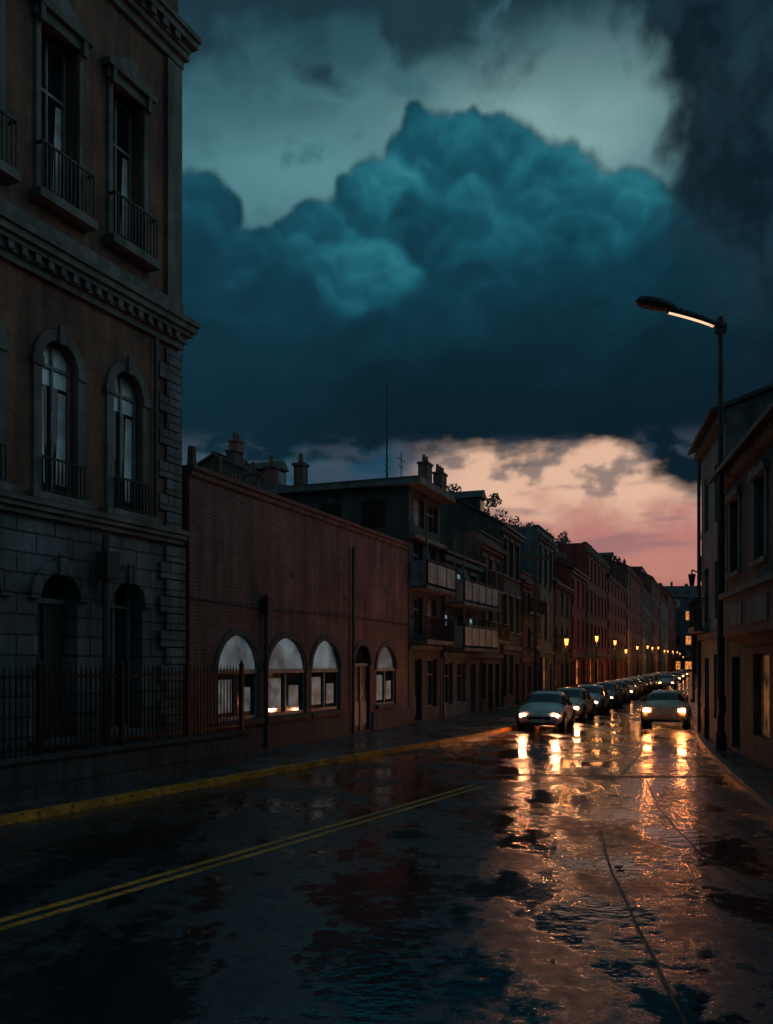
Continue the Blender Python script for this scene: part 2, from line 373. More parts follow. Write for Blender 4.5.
def line(name,pts,w,z,mat,offset=0):
    p=offs(pts,offset); return strip(name,offs(p,-w/2),offs(p,w/2),z,mat)
cl=[(-20.0,-20.1),(-9.0,-.7),(-3.7,8.62),(-1.96,11.66),(1.0,16.9),(1.9,18.5)]
e=empty('centre_line_marking')
for o in (-.12,.12):
    q=line('stripe',cl,.12,.004,M['yellow'],o); q.parent=e
e=empty('lane_line_marking'); q=line('stripe',[(5.3,20.3),(6.9,24.6),(8.4,29.4)],.1,.004,M['wornw']); q.parent=e
def wob(pts,amp=.05,step=.6,seed=1):
    r=random.Random(seed); out=[]
    for i in range(len(pts)-1):
        a=Vector(pts[i]); c=Vector(pts[i+1]); n=max(1,int((c-a).length/step))
        for k in range(n):
            q=a.lerp(c,k/n); out.append((q.x+r.uniform(-amp,amp),q.y+r.uniform(-amp,amp)))
    out.append(pts[-1]); return out
e=empty('tar_seams')
for i,(pts,w) in enumerate((([(1.7,3.5),(2.07,6.25),(2.38,8.46),(2.7,10.8),(3.2,13.5)],.03),([(3.9,7.3),(4.0,9.3),(4.15,12),(4.7,15.5),(5.6,19.4)],.02),([(1.6,20.1),(3.4,20.3),(5.0,19.9),(7.3,20.0)],.24),([(-7.4,6.2),(-3.0,13.5),(.9,20.3)],.02))):
    q=line('seam',wob(pts,.012,.7,i),w,.0035,M['tar']); q.parent=e
mh=MB(); mh.cyl((.3,13.2,-.01),(.3,13.2,.006),.32,n=28); mh.cyl((.3,13.2,.006),(.3,13.2,.012),.26,n=28)
for k in range(5): mh.box(.1,.5,13.02+k*.08,13.05+k*.08,.012,.018)
mh.obj('manhole_cover',M['iron'])
lf=MB()
for k in range(22):
    x=random.uniform(-3,5); y=random.uniform(6.5,22)
    if k==0: x,y=1.62,14.0
    s_=random.uniform(.04,.1); a=random.uniform(0,6)
    pts=[(x+s_*c*math.cos(a)-s_*d*math.sin(a),y+s_*c*math.sin(a)+s_*d*math.cos(a),.012+h) for c,d,h in((-1,0,.01),(-.3,.5,.03),(.6,.35,.0),(1,0,.02),(.5,-.4,.03),(-.4,-.45,.0))]
    lf.add(pts,[(0,5,4,3,2,1)])
lf.obj('fallen_leaves',mat_simple('wet_leaf',(.16,.10,.05),.4))

# ------------------------------------------------------------ palace building (left)
b=Bld('palace_building',(-11.37,6.0),(-4.8,20.82),{'walls':M['brickL'],'stone_base':M['stoneL'],'trim':M['trimL'],'quoins':M['stoneL'],'lunettes':M['skypane'],'curtains':M['skypane']}); L=b.L
T=b.P('trim'); cxs=[12.42+1.97*k for k in range(-6,2)]
ops=[]
for i,x in enumerate(cxs): ops.append(dict(x0=x-.52,x1=x+.52,z0=1.1 if i%3 else .2,z1=4.25,arch=.52,kind='windows' if i%3 else 'doors'))
facade(b,'stone_base',0,L,0,5.25,ops,.4)
for x in cxs:
    arch_trim(b.P('quoins'),x,3.73,.52,.52,.24,-.1,-.002); b.P('quoins').box(x-.1,x+.1,-.17,-.103,4.2,4.62); b.P('quoins').box(x-.72,x+.72,-.14,-.003,.95,1.08)
ops=[dict(x0=x-.47,x1=x+.47,z0=5.75,z1=8.7,arch=.47,kind='windows',pane=True) for x in cxs]
facade(b,'walls',0,L,5.25,10.1,ops,.2)
for x in cxs:
    arch_trim(T,x,8.23,.47,.47,.2,-.08,-.002); T.box(x-.67,x-.47,-.07,-.003,5.72,8.23); T.box(x+.47,x+.67,-.07,-.003,5.72,8.23)
    T.box(x-.09,x+.09,-.15,-.083,8.64,9.0); T.box(x-.8,x+.8,-.2,-.003,5.58,5.72)
    T.box(x-.72,x-.45,-.11,-.072,8.1,8.28); T.box(x+.45,x+.72,-.11,-.072,8.1,8.28)
    railing(b.P('railings'),x-.55,x+.55,-.16,5.75,6.4,.1)
    Cu=b.P('curtains'); Cu.quad((x-.4,.192,6.0),(x-.14,.192,6.0),(x-.2,.192,7.8),(x-.4,.192,7.8)); Cu.quad((x+.14,.192,6.0),(x+.4,.192,6.0),(x+.4,.192,7.8),(x+.2,.192,7.8))
ops=[dict(x0=x-.5,x1=x+.5,z0=11.45,z1=14.6,kind='windows') for x in cxs]
facade(b,'walls',0,L,10.1,16.3,ops,.34)
for x in cxs:
    T.box(x-.62,x-.5,-.08,-.003,11.3,14.6); T.box(x+.5,x+.62,-.08,-.003,11.3,14.6); T.box(x-.68,x+.68,-.12,-.003,14.6,14.8); T.box(x-.76,x+.76,-.22,-.003,14.803,14.93)
    T.prism([(x-.76,14.933),(x+.76,14.933),(x,15.35)],-.18,-.003)
    for sx in (-.56,.56): T.box(x+sx-.06,x+sx+.06,-.2,-.123,14.5,14.8)
    railing(b.P('railings'),x-.68,x+.68,-.28,11.3,12.2,.1); b.P('railings').box(x-.68,x-.64,-.26,-.1,12.15,12.2); b.P('railings').box(x+.64,x+.68,-.26,-.1,12.15,12.2)
    T.box(x-.75,x+.75,-.32,-.003,11.13,11.3)
    Cu=b.P('curtains'); Cu.quad((x-.43,.332,11.8),(x-.2,.332,11.8),(x-.28,.332,13.5),(x-.43,.332,13.5)); Cu.quad((x+.2,.332,11.8),(x+.43,.332,11.8),(x+.43,.332,13.5),(x+.28,.332,13.5))
ops=[dict(x0=x-.45,x1=x+.45,z0=17.6,z1=19.4,kind='windows') for x in cxs]
facade(b,'walls',0,L,16.3,20,ops,.3)
for z,p in ((5.25,.12),(5.36,.2),(5.46,.25)): T.box(-.02,L+p*.5,-p,-.003,z,z+.098)
for z,p,h in ((9.75,.1,.148),(9.9,.16,.148),(10.05,.26,.1),(10.15,.34,.14),(10.293,.4,.12),(10.6,.1,.2)): T.box(-.02,L+p*.8,-p,-.003,z,z+h-.002)
for k in range(int(L/.32)): T.box(.1+k*.32,.24+k*.32,-.25,-.162,9.9,10.04)
for z,p,h in ((16.25,.1,.2),(16.45,.2,.15),(16.75,.36,.16),(16.91,.42,.12)): T.box(-.02,L+p*.8,-p,-.003,z,z+h-.002)
T.box(-.02,L+.15,-.24,-.003,16.6,16.748)
for k in range(int(L/.42)): T.box(.1+k*.42,.28+k*.42,-.34,-.242,16.6,16.745)
T.box(-.02,L+.2,-.3,.3,20.0,20.3)
Q=b.P('quoins')
for k in range(11):
    w=.75 if k%2 else .5; Q.box(L-w,L+.05,-.07,-.003,5.6+k*.37,5.6+k*.37+.34)
for k in range(13):
    w=.75 if k%2 else .55; Q.box(L-w,L+.14,-.1,-.003,.2+k*.385,.2+k*.385+.35)
T.box(L-.5,L+.02,-.1,-.003,10.8,16.2)
shell(b,'walls',L,11,0,20); b.P('roof').box(0,L,.3,11,20.0,20.2)
b.P('drainpipe').cyl((13.42,-.3,.2),(13.42,-.3,5.1),.08,n=10); b.P('drainpipe').box(13.24,13.6,-.5,-.2,4.2,4.75)
b.P('drainpipe').cyl((L-.95,-.12,5.6),(L-.95,-.12,9.7),.05,n=8)
b.done()
pal=b
fe=empty('iron_fence',(-11.37,6.0,0),pal.e.rotation_euler[2]); P=MB(); R=MB()
P.box(.3,17.7,-.95,-.65,.1,.82); P.box(.3,17.7,-1.0,-.6,.823,.9)
for k in range(int(17.4/.13)):
    x=.35+k*.13; R.box(x-.011,x+.011,-.811,-.789,.9,2.36); R.cyl((x,-.8,2.36),(x,-.8,2.5),.02,.001,6,cap=False)
for z in (1.0,2.25): R.box(.3,17.7,-.82,-.78,z,z+.045)
for k in range(9):
    x=.4+k*2.15; R.box(x-.045,x+.045,-.845,-.755,.9,2.5); R.cyl((x,-.8,2.5),(x,-.8,2.6),.05,.01,8)
P.obj('plinth',M['plinthL'],fe); R.obj('bars',M['iron'],fe)

# ------------------------------------------------------------ brick warehouse
b=Bld('brick_warehouse',(-4.64,21.2),(.84,35.2),{'walls':M['brickR'],'trim':M['brickR'],'stucco_base':M['dark'],'window_frames':M['frame']}); L=b.L
sp=[(1.2,3.3),(3.75,6.15),(6.5,8.6)]
ops=[dict(x0=a,x1=c,z0=1.05,z1=3.25,arch=.95,kind='shop') for a,c in sp]
ops+=[dict(x0=9.75,x1=11.15,z0=.2,z1=3.15,arch=.68,kind='doors',pale=True),dict(x0=11.75,x1=13.7,z0=1.0,z1=3.15,arch=.85,kind='shop')]
facade(b,'walls',0,L,0,7.1,ops,.13)
for o in ops:
    hw=(o['x1']-o['x0'])/2; arch_trim(b.P('stucco_base'),(o['x0']+o['x1'])/2,o['z1']-o['arch'],hw,o['arch'],.16,-.04,-.002)
    if o['kind']=='shop': b.P('stucco_base').box(o['x0']-.1,o['x1']+.1,-.12,-.003,.9,1.03)
b.P('stucco_base').box(0,9.6,-.07,-.003,.1,.8); b.P('stucco_base').box(11.3,L,-.07,-.003,.1,.8)
T=b.P('trim'); T.box(0,L,-.12,.3,7.103,7.2); T.box(0,L,-.06,-.003,6.95,7.1)
shell(b,'walls',L,9,0,7.1)
R=b.P('roof'); R.quad((0,.3,7.12),(L,.3,7.12),(L,4.5,8.6),(0,4.5,8.6)); R.quad((0,4.5,8.6),(L,4.5,8.6),(L,9,7.1),(0,9,7.1)); W=b.P('walls'); W.add([(0,.3,7.1),(0,9,7.1),(0,4.5,8.6)],[(0,2,1)]); W.add([(L,.3,7.1),(L,9,7.1),(L,4.5,8.6)],[(0,1,2)])
b.P('drainpipe').cyl((3.52,-.1,.2),(3.52,-.1,4.4),.06,n=8); b.P('drainpipe').cyl((9.45,-.1,.2),(9.45,-.1,6.4),.05,n=8)
b.P('drainpipe').box(3.35,3.65,-.25,-.03,3.9,4.3)
for x in (1.0,2.2): b.P('chimney_pots').cyl((x,.6,7.2),(x,.6,7.9),.13,.1,8)
for x,z in ((5.2,5.0),(8.9,4.6),(12.6,5.1)): b.P('drainpipe').box(x,x+.22,-.02,-.003,z,z+.16)
A=b.P('railings'); A.tube([(0,-.04,4.05),(4,-.05,4.0),(9,-.05,4.08),(L,-.04,4.02)],.015,5)
b.done()

# ------------------------------------------------------------ corner tower apartment
b=Bld('corner_apartment_building',(.87,35.25),(2.33,39.05),{'walls':M['dark'],'balcony_panels':M['white'],'trim':M['grey']}); L=b.L
ops=[dict(x0=.5,x1=1.6,z0=.2,z1=2.7,kind='doors'),dict(x0=2.2,x1=3.6,z0=.7,z1=2.7,kind='windows')]
for z in (3.7,5.9): ops+=[dict(x0=.5,x1=1.7,z0=z,z1=z+1.5,kind='windows'),dict(x0=2.3,x1=3.5,z0=z,z1=z+1.5,kind='curtains')]
ops+=[dict(x0=.35,x1=1.9,z0=8.05,z1=9.2,kind='curtains'),dict(x0=2.15,x1=3.7,z0=8.05,z1=9.2,kind='windows')]
facade(b,'walls',0,L,0,9.5,ops)
shell(b,'walls',L,11,0,9.5)
T=b.P('trim'); T.box(-.35,L+.4,-.6,11.2,9.5,9.68); T.box(-.1,L+.1,-.3,-.003,7.45,7.6); T.box(0,L,-.12,-.003,3.1,3.25)
b.P('roof').box(-.3,L+.35,-.55,11.1,9.683,9.8)
balcony(b,.2,L-.1,3.45,.7,False); balcony(b,.2,L-.1,5.6,.7,True)
for y in (5.3,6.7,7.6): chimney(b,1.2,y,9.7,10.7+.2*(y<7),.45,.45,1)
chimney(b,2.5,9.2,9.7,10.6,.7,.5,2)
A=b.P('antenna'); A.cyl((1.0,1.3,9.8),(1.0,1.3,14.0),.045,.02,8)
for k in range(3): A.box(.75,1.25,1.29,1.31,10.3+.25*k,10.32+.25*k)
A.cyl((1.6,.9,9.8),(1.6,.9,11.2),.02,n=6); A.box(1.2,2.0,.89,.91,10.9,10.93); A.box(1.3,1.9,.89,.91,10.6,10.63)
for k in range(5): b.P('windows').box(-.02,-.004,1+k*1.9,2.0+k*1.9,7.9,9.0)
b.done()

# ------------------------------------------------------------ left row
def fp(Z):
    return (float(np.interp(Z,[p[1] for p in LF],[p[0] for p in LF])),Z)
town('balcony_apartment_building',(2.36,39.1),(4.6,44.8),7.4,9,3,3,'grey','gable',1.6,'solid',3.1,1,.0,.8,1.3,2,{'curtains':M['glowcurt']})
zz=[44.9,49.5,54.6,60,66,74,83]
hh=[8.6,10.2,7.6,11.2,8.6,10.4]; wm=['tan','dark','brickR','blue','dark','red']
for i in range(6):
    town('town_house',fp(zz[i]+.05),fp(zz[i+1]),hh[i],9,3,3,wm[i],'gable' if i in (1,4,5) else 'flat',[2,2.6,2,2,3.2,1.6][i],'iron' if i%2==0 else 'none',[3.1,3.6,2.9,3.5,3.0,3.4][i],20+i,.16,.4,[.95,1.2,.9,1.1,.95,1.2][i])
zz=[83,100,122,150]; hh=[14.2,13.4,16.8]
for i in range(3): town('red_tenement_building',fp(zz[i]+.05),fp(zz[i+1]),hh[i]-1,12,4+(i>0),6,['red','red','brickR'][i],['flat','gable','gable'][i],[2.4,3.4,2.2][i],'none',3.6,40+i,.16,.3,1.3,4)
zz=[150,175,205,245,300]
for i in range(4): town('terraced_tenement',fp(zz[i]+.05),fp(zz[i+1]),[15.0,19.5,18,22.5][i],12,5,7,['blue','brickR','grey','red'][i],['flat','gable','flat','gable'][i],3.0,'none',3.6,50+i,.26,.3,1.6,4)
town('terraced_tenement',(92,302),(125,300),25,14,6,9,'blue','gable',4,'none',4,60,.26,.3,1.8,5)
def back(Z,set_,ln,H,wall,seed,roof='gable',D=9,rh=2.2):
    x,_=fp(Z); d=Vector((.34,.94)).normalized(); lft=Vector((-d.y,d.x)); p=Vector((x,Z))+lft*set_; q=p+d*ln
    town('hillside_house',tuple(p),tuple(q),H,D,4,max(2,int(ln/3)),wall,roof,rh,'none',3.2,seed,.03,.2,.95,3)
back(44,10,6,11.6,'dark',70); back(54,11,10,10.4,'brickR',71,'flat'); back(65,11,6,14.2,'dark',72,'flat',7); back(74,11,9,13.0,'grey',73)
back(88,14,9,17.8,'dark',74,'flat',8); back(100,14,12,16.2,'tan',75,'gable',9,4); back(118,15,12,21,'dark',78,'flat',9); back(136,15,20,19.5,'dark',76,'gable',10,4); back(162,15,24,23.5,'dark',77)
tr=MB(); r_=random.Random(3)
for t in range(9):
    fx,fz=fp(92+t*9); cx=fx-13-r_.uniform(0,3); cy=fz+4; th=20.0+t*.8+r_.uniform(-1.6,1.6)
    tr.cyl((cx,cy,0),(cx+.3,cy,th*.75),.35,.15,7)
    for k in range(4):
        a=k*1.6+t; tr.cyl((cx+.2,cy,th*.55),(cx+math.cos(a)*2.2,cy+math.sin(a)*2.2,th*.85),.14,.04,5)
    cl_=[(cx+r_.gauss(0,1.9),cy+r_.gauss(0,1.9),th*.86+r_.gauss(0,1.4),r_.uniform(.7,1.4)) for _ in range(16)]
    for (x,y,z,R_) in cl_:
        for q in range(90):
            d=Vector((r_.gauss(0,1),r_.gauss(0,1),r_.gauss(0,1))).normalized()*R_*r_.uniform(.5,1.05); u=Vector((r_.gauss(0,1),r_.gauss(0,1),r_.gauss(0,1))).normalized(); w_=u.orthogonal().normalized(); s_=r_.uniform(.14,.28); c=Vector((x,y,z))+d
            tr.add([c-u*s_,c+w_*s_*.6,c+u*s_,c-w_*s_*.6],[(0,1,2,3)])
tr.obj('distant_trees',mat_simple('dark_foliage',(.05,.065,.03),.7))

# ------------------------------------------------------------ right side
b=Bld('corner_building',(10.95,31.3),(9.83,26.1),{'walls':M['grey'],'trim':M['dark']}); L=b.L
ops=[dict(x0=.9,x1=1.9,z0=.2,z1=2.7,kind='doors'),dict(x0=3.0,x1=4.4,z0=.8,z1=2.8,kind='windows')]
for z in (3.9,6.9): ops+=[dict(x0=.8,x1=1.8,z0=z,z1=z+1.8,kind='windows'),dict(x0=3.2,x1=4.2,z0=z,z1=z+1.8,kind='curtains')]
facade(b,'walls',0,L,0,9.9,ops); shell(b,'walls',L,9,0,9.9); gable_roof(b,'walls',L,9,9.9,1.6,.45)
b.P('trim').box(0,L,-.15,-.003,3.3,3.5); balcony(b,.5,2.1,3.7,.5); b.P('drainpipe').cyl((.15,-.1,.1),(.15,-.1,9.5),.06,n=8)
b.P('lantern').tube([(.3,-.003,5.6),(.3,-.35,5.75),(.3,-.35,5.6)],.025); b.P('lantern').cyl((.3,-.35,5.2),(.3,-.35,5.6),.07,.13,8); b.mats['lantern']=M['iron']
b.done()
b=Bld('corner_shop_building',(9.8,26.05),(6.3,7.6),{'walls':M['dark'],'trim':M['grey'],'panels':M['white'],'bay':M['tan']}); L=b.L
ops=[]
for k in range(6):
    x=1.6+k*3.1; ops.append(dict(x0=x-.9,x1=x+.9,z0=.75,z1=2.75,kind='lit_windows' if k==1 else 'windows') if k%2 else dict(x0=x-.55,x1=x+.55,z0=.2,z1=2.7,kind='doors'))
    for z in (5.0,):
        ops.append(dict(x0=x-.6,x1=x+.6,z0=z,z1=z+2.0,kind='curtains' if k<3 else 'windows'))
        b.P('trim').box(x-.8,x+.8,-.12,-.003,z-.12,z-.002); b.P('trim').box(x-.75,x-.6,-.06,-.003,z,z+2.0); b.P('trim').box(x+.6,x+.75,-.06,-.003,z,z+2.0); b.P('trim').box(x-.85,x+.85,-.14,-.003,z+2.003,z+2.2)
facade(b,'walls',0,L,0,7.9,ops); shell(b,'walls',L,9,0,7.9); gable_roof(b,'walls',L,9,7.9,2.2,.5)
B_=b.P('bay'); B_.prism([(-.6,3.2),(-.003,2.9),(-.003,4.15),(-.6,4.15)],3.2,L-1,axis='x'); b.P('trim').box(3.1,L-.9,-.7,-.003,4.153,4.28)
for k in range(5): b.P('trim').box(3.6+k*2.6,5.6+k*2.6,-.63,-.603,3.4,3.95)
b.P('trim').box(0,3.1,-.2,-.003,3.3,3.5)
b.P('drainpipe').cyl((.2,-.1,.1),(.2,-.1,7.4),.06,n=8)
for x in (5,11): chimney(b,x,3.5,8.5,10.7,.8,.6,2)
b.mats['lit_windows']=mat_emit('dim_lit_shopfront',(1,.38,.12),.12,'NONE',1)
b.done()
rf=[(13.9,38.5),(16.4,46),(20.9,59),(26.3,74),(32.3,91),(39,110),(50,140),(72,200),(108,300)]
for i in range(len(rf)-1):
    town('town_house',(rf[i+1][0],rf[i+1][1]-.1),rf[i],[9,8,9.5,9,8.5,9,10,11][i],9,3,[3,4,5,5,5,7,9,12][i],['tan','grey','red','blue','tan','grey','dark','tan'][i],'gable',2.2,'none',3.1,90+i,.1,.3,1.0,2)

# ------------------------------------------------------------ street lamp
M['galv']=mat_simple('dark_painted_steel',(.02,.022,.025),.6,.2)
M['strip']=mat_emit('lamp_diffuser',(1,.58,.36),1.3)
def street_lamp(x,y,h,ang,reach=2.3):
    e=empty('street_lamp',(x,y,.13),ang); p=MB()
    p.cyl((0,0,0),(0,0,.5),.16,.14,12); p.cyl((0,0,.5),(0,0,h),.1,.075,12); p.cyl((0,0,h),(0,0,h+.28),.11,.1,12); p.box(-.16,.14,-.07,.07,h-.16,h+.1)
    p.box(-.1,.1,-.13,-.1,1.0,1.5)
    p.obj('pole',M['galv'],e)
    a=MB(); pts=[];r=[]
    for i in range(11):
        t=i/10; pts.append((-.05-t*reach*.6,0,h+.02+.50*t**.75)); r.append(.085+.035*t)
    a.tube(pts,r,12)
    st=[(-.1,.10,.10),(0,.16,.14),(.15,.21,.18),(.45,.235,.2),(.7,.22,.19),(.86,.16,.14),(.93,.06,.05)]
    hx0=pts[-1][0]+.05; hz=pts[-1][2]+.04; n=16; P_=[]
    for s_,w,t in st:
        for k in range(n):
            q=2*math.pi*k/n; P_.append((hx0-s_,w*math.cos(q),hz+.17*s_+t*math.sin(q)*(1 if math.sin(q)>0 else .7)))
    F_=[(i*n+k,i*n+(k+1)%n,(i+1)*n+(k+1)%n,(i+1)*n+k) for i in range(len(st)-1) for k in range(n)]+[tuple(range(n)),tuple(range((len(st)-1)*n,len(st)*n))[::-1]]
    a.add(P_,F_); a.obj('head',M['galv'],e,True)
    d=MB()
    for i in range(1,10):
        (x0,_,z0),(x1,_,z1)=pts[i],pts[i+1]
        ra=r[i]+.004; rb=r[i+1]+.004
        d.add([(x0,-.05,z0-ra),(x1,-.05,z1-rb),(x1,.05,z1-rb),(x0,.05,z0-ra),(x0,-.06,z0-ra+.06),(x1,-.06,z1-rb+.06),(x1,.06,z1-rb+.06),(x0,.06,z0-ra+.06)],[(0,1,2,3),(0,4,5,1),(3,2,6,7)])
    d.obj('diffuser',M['strip'],e)
street_lamp(9.17,24.7,11.6,math.radians(0))
M['bulb']=mat_emit('lantern_bulb',(1,.34,.07),4.5,'NONE')
def lantern(x,y,h=3.9,W=120):
    e=empty('street_lantern',(x,y,.13)); p=MB(); p.cyl((0,0,0),(0,0,.8),.11,.07,10); p.cyl((0,0,.8),(0,0,h-.3),.05,.035,8)
    p.cyl((0,0,h-.3),(0,0,h-.25),.12,.12,8); p.cyl((0,0,h+.22),(0,0,h+.42),.24,.03,8)
    for k in range(4):
        a=k*math.pi/2; p.cyl((.1*math.cos(a),.1*math.sin(a),h-.25),(.2*math.cos(a),.2*math.sin(a),h+.22),.012,n=5)
    p.obj('post',M['iron'],e)
    q=MB(); q.cyl((0,0,h-.2),(0,0,h+.15),.07,.12,8); q.obj('bulb',M['bulb'],e)
    if not W: return
    l=bpy.data.lights.new('lantern_light','POINT'); l.energy=W; l.color=(1,.38,.10); l.shadow_soft_size=.1
    lo=bpy.data.objects.new('lantern_light',l); col.objects.link(lo); lo.parent=e; lo.location=(0,0,h-.42)
for k,Z in enumerate((51,63,74,86,99,112,126,140,156,173,192,212,235,262)):
    x=float(np.interp(Z,[p[1] for p in LK],[p[0] for p in LK])); lantern(x-.5+random.uniform(-.3,.1),Z,(3.6 if Z<100 else 4.8)+random.uniform(-.5,.7),W=(70 if Z<60 else 110 if Z<100 else 520) if k%2==0 or Z<70 else 0)
for k,Z in enumerate((66,82,100,120,140,162,185,210,240,275)):
    x=float(np.interp(Z,[p[1] for p in RK],[p[0] for p in RK])); lantern(x+.5,Z,4.2+random.uniform(0,.7),W=(90 if Z<110 else 520) if k%2==0 else 0)
e=empty('traffic_light',(20.2,59.2,.13)); p=MB(); p.cyl((0,0,0),(0,0,4.9),.07,.06,10); p.box(-.16,.16,-.3,-.06,3.7,4.7)
for k in range(3): p.cyl((0,-.3,3.88+.3*k),(0,-.42,3.9+.3*k),.12,.13,10,cap=False)
p.obj('post_and_housing',M['iron'],e); q=MB(); q.cyl((0,-.31,4.48),(0,-.33,4.48),.1,n=12); q.obj('red_lens',mat_emit('red_lens',(1,.06,.03),3,'NONE'),e)
for x,y in ((10.5,29.6),(11.3,32.2),(12.1,34.6)):
    p=MB(); p.cyl((x,y,.12),(x,y,.95),.07,.06,12); p.cyl((x,y,.95),(x,y,1.05),.085,.04,12); p.cyl((x,y,.12),(x,y,.22),.11,.09,12); p.obj('bollard',M['iron'])
p=MB(); p.cyl((7.3,44,.1),(7.3,44,8.2),.11,.08,10); p.box(6.6,8.0,43.95,44.05,7.6,7.72)
for k in (-.6,-.3,.3,.6): p.cyl((7.3+k,44,7.72),(7.3+k,44,7.88),.035,n=6)
p.obj('utility_pole',M['wood'])

# ------------------------------------------------------------ cars
M['tyre']=mat_simple('tyre_rubber',(.02,.02,.02),.8); M['rim']=mat_simple('alloy_rim',(.35,.35,.36),.3,.9)
M['cglass']=mat_glass('car_glass',(.015,.018,.02),.04); M['black']=mat_simple('black_plastic',(.02,.02,.02),.5)
M['head']=mat_emit('headlamp',(1,.36,.15),620); M['headb']=mat_emit('headlamp_dipped',(1,.38,.14),36); M['tail']=mat_emit('tail_lamp',(1,.28,.08),230)
M['plate']=mat_simple('number_plate',(.6,.6,.55),.4,var=.1)
def mat_car(name,c):
    m,nt,b=newmat(name); v=objvec(nt); f=noise(nt,v,5,3)
    nt.links.new(mixc(nt,ramp(nt,f,[(.35,0),(.7,1)]),tuple(x*.85 for x in c),tuple(c)),b.inputs['Base Color'])
    b.inputs['Metallic'].default_value=.1; nt.links.new(ramp(nt,f,[(.3,.22),(.7,.4)]),b.inputs['Roughness']); b.inputs['Coat Weight'].default_value=.5
    return m
paints=[mat_car('silver_car_paint',(.62,.62,.62)),mat_car('dark_car_paint',(.12,.125,.13)),mat_car('sand_car_paint',(.60,.48,.32))]
ST=[(-2.2,.62,.42,.74,.80,.55),(-2.12,.80,.30,.84,.93,.70),(-1.75,.87,.26,.90,.99,.72),(-1.45,.88,.25,.92,1.03,.70),(-.95,.89,.24,.93,1.40,.58),(-.2,.89,.23,.93,1.46,.60),(.35,.89,.23,.92,1.41,.58),(1.0,.88,.24,.90,.98,.70),(1.5,.86,.25,.84,.90,.68),(1.95,.82,.27,.74,.79,.62),(2.15,.72,.30,.64,.68,.55),(2.22,.55,.38,.56,.60,.45)]
def car_mesh(paint):
    V=[];F=[];MI=[]
    def ring(s):
        x,hw,zb,zl,zt,ht=s; zm=(zb+zl)/2
        h=[(0,zb),(hw*.85,zb),(hw*.98,zb+.10),(hw,zm),(hw*.985,zl-.04),(hw*.95,zl),(ht+.02,zt-.06),(ht*.8,zt-.005),(0,zt+.01)]
        full=h+[(-a,z) for a,z in h[-2:0:-1]]
        return [(x,a,z) for a,z in full]
    for s in ST: V+=ring(s)
    n=16
    for i in range(len(ST)-1):
        for k in range(n):
            F.append((i*n+k,i*n+(k+1)%n,(i+1)*n+(k+1)%n,(i+1)*n+k))
            g=0
            if 3<=i<=6:
                if k in (5,10): g=1
                if i in (3,6) and k in (6,7,8,9): g=1
            MI.append(g)
    F.append(tuple(range(n))[::-1]); MI.append(0); F.append(tuple(range((len(ST)-1)*n,len(ST)*n))); MI.append(0)
    me=bpy.data.meshes.new('car_body'); me.from_pydata(V,[],F); me.update()
    me.polygons.foreach_set('material_index',MI); me.polygons.foreach_set('use_smooth',[True]*len(F))
    me.materials.append(paint); me.materials.append(M['cglass']); return me
bodies={p.name:car_mesh(p) for p in paints}
mat_tail_off=mat_simple('tail_lamp_glass',(.2,.02,.015),.2)
def parts_meshes():
    w=MB()
    for x in (-1.35,1.38):
        for s in (-1,1):
            w.cyl((x,s*.66,.33),(x,s*.885,.33),.33,.33,22,0); w.cyl((x,s*.885,.33),(x,s*.90,.33),.30,.27,22,0)
            w.cyl((x,s*.895,.33),(x,s*.91,.33),.21,.17,14,1)
            for k in range(6):
                a=k*math.pi/3; w.cyl((x,s*.912,.33),(x+.19*math.cos(a),s*.905,.33+.19*math.sin(a)),.022,n=5,mi=1)
            for k in range(12):
                a0=math.pi*k/12; a1=math.pi*(k+1)/12; r0,r1=.345,.40
                P_=[(x+r*math.cos(a),s*yy,.33+r*math.sin(a)) for yy in (.80,.905) for r,a in((r0,a0),(r1,a0),(r1,a1),(r0,a1))]
                w.add(P_,[(4,5,6,7),(0,4,7,3),(1,2,6,5)],2)
    t=MB()
    t.box(2.17,2.235,-.42,.42,.44,.56); t.box(2.08,2.24,-.6,.6,.24,.33); t.box(-2.235,-2.1,-.6,.6,.27,.36)
    for s in (-1,1): t.box(.75,.93,s*.9 if s>0 else -1.06,1.06 if s>0 else -.9,.93,1.05)
    for s in (-1,1): t.box(-.32,-.27,s*.80-.03,s*.80+.03,.94,1.25); t.box(-1.2,1.25,s*.885-.012,s*.885+.012,.26,.32)
    t.box(-.25,-.10,.872,.893,.80,.83); t.box(-.25,-.10,-.893,-.872,.80,.83)
    t.box(2.236,2.245,-.25,.25,.36,.46,1); t.box(-2.245,-2.22,-.25,.25,.55,.67,1)
    h=MB()
    for s in (-1,1):
        P_=[]
        for xx,sc in ((2.02,1),(2.16,.85)):
            for k in range(12):
                a=2*math.pi*k/12; P_.append((xx-.08*abs(s*.6+.16*sc*math.cos(a))+.06,s*.60+.13*sc*math.cos(a),.60+.06*sc*math.sin(a)))
        h.add(P_,[(i,(i+1)%12,12+(i+1)%12,12+i) for i in range(12)]+[tuple(range(12,24))])
    r=MB()
    for s in (-1,1): r.box(-2.19,-2.10,s*.64-.12,s*.64+.12,.67,.78)
    return w,t,h,r
PM=parts_meshes(); _cache={}
def part(i,name,mats,e):
    key=(i,tuple(m.name for m in mats))
    if key not in _cache:
        o=PM[i].obj(name,mats,e); _cache[key]=o.data
    else:
        o=bpy.data.objects.new(name,_cache[key]); col.objects.link(o); o.parent=e
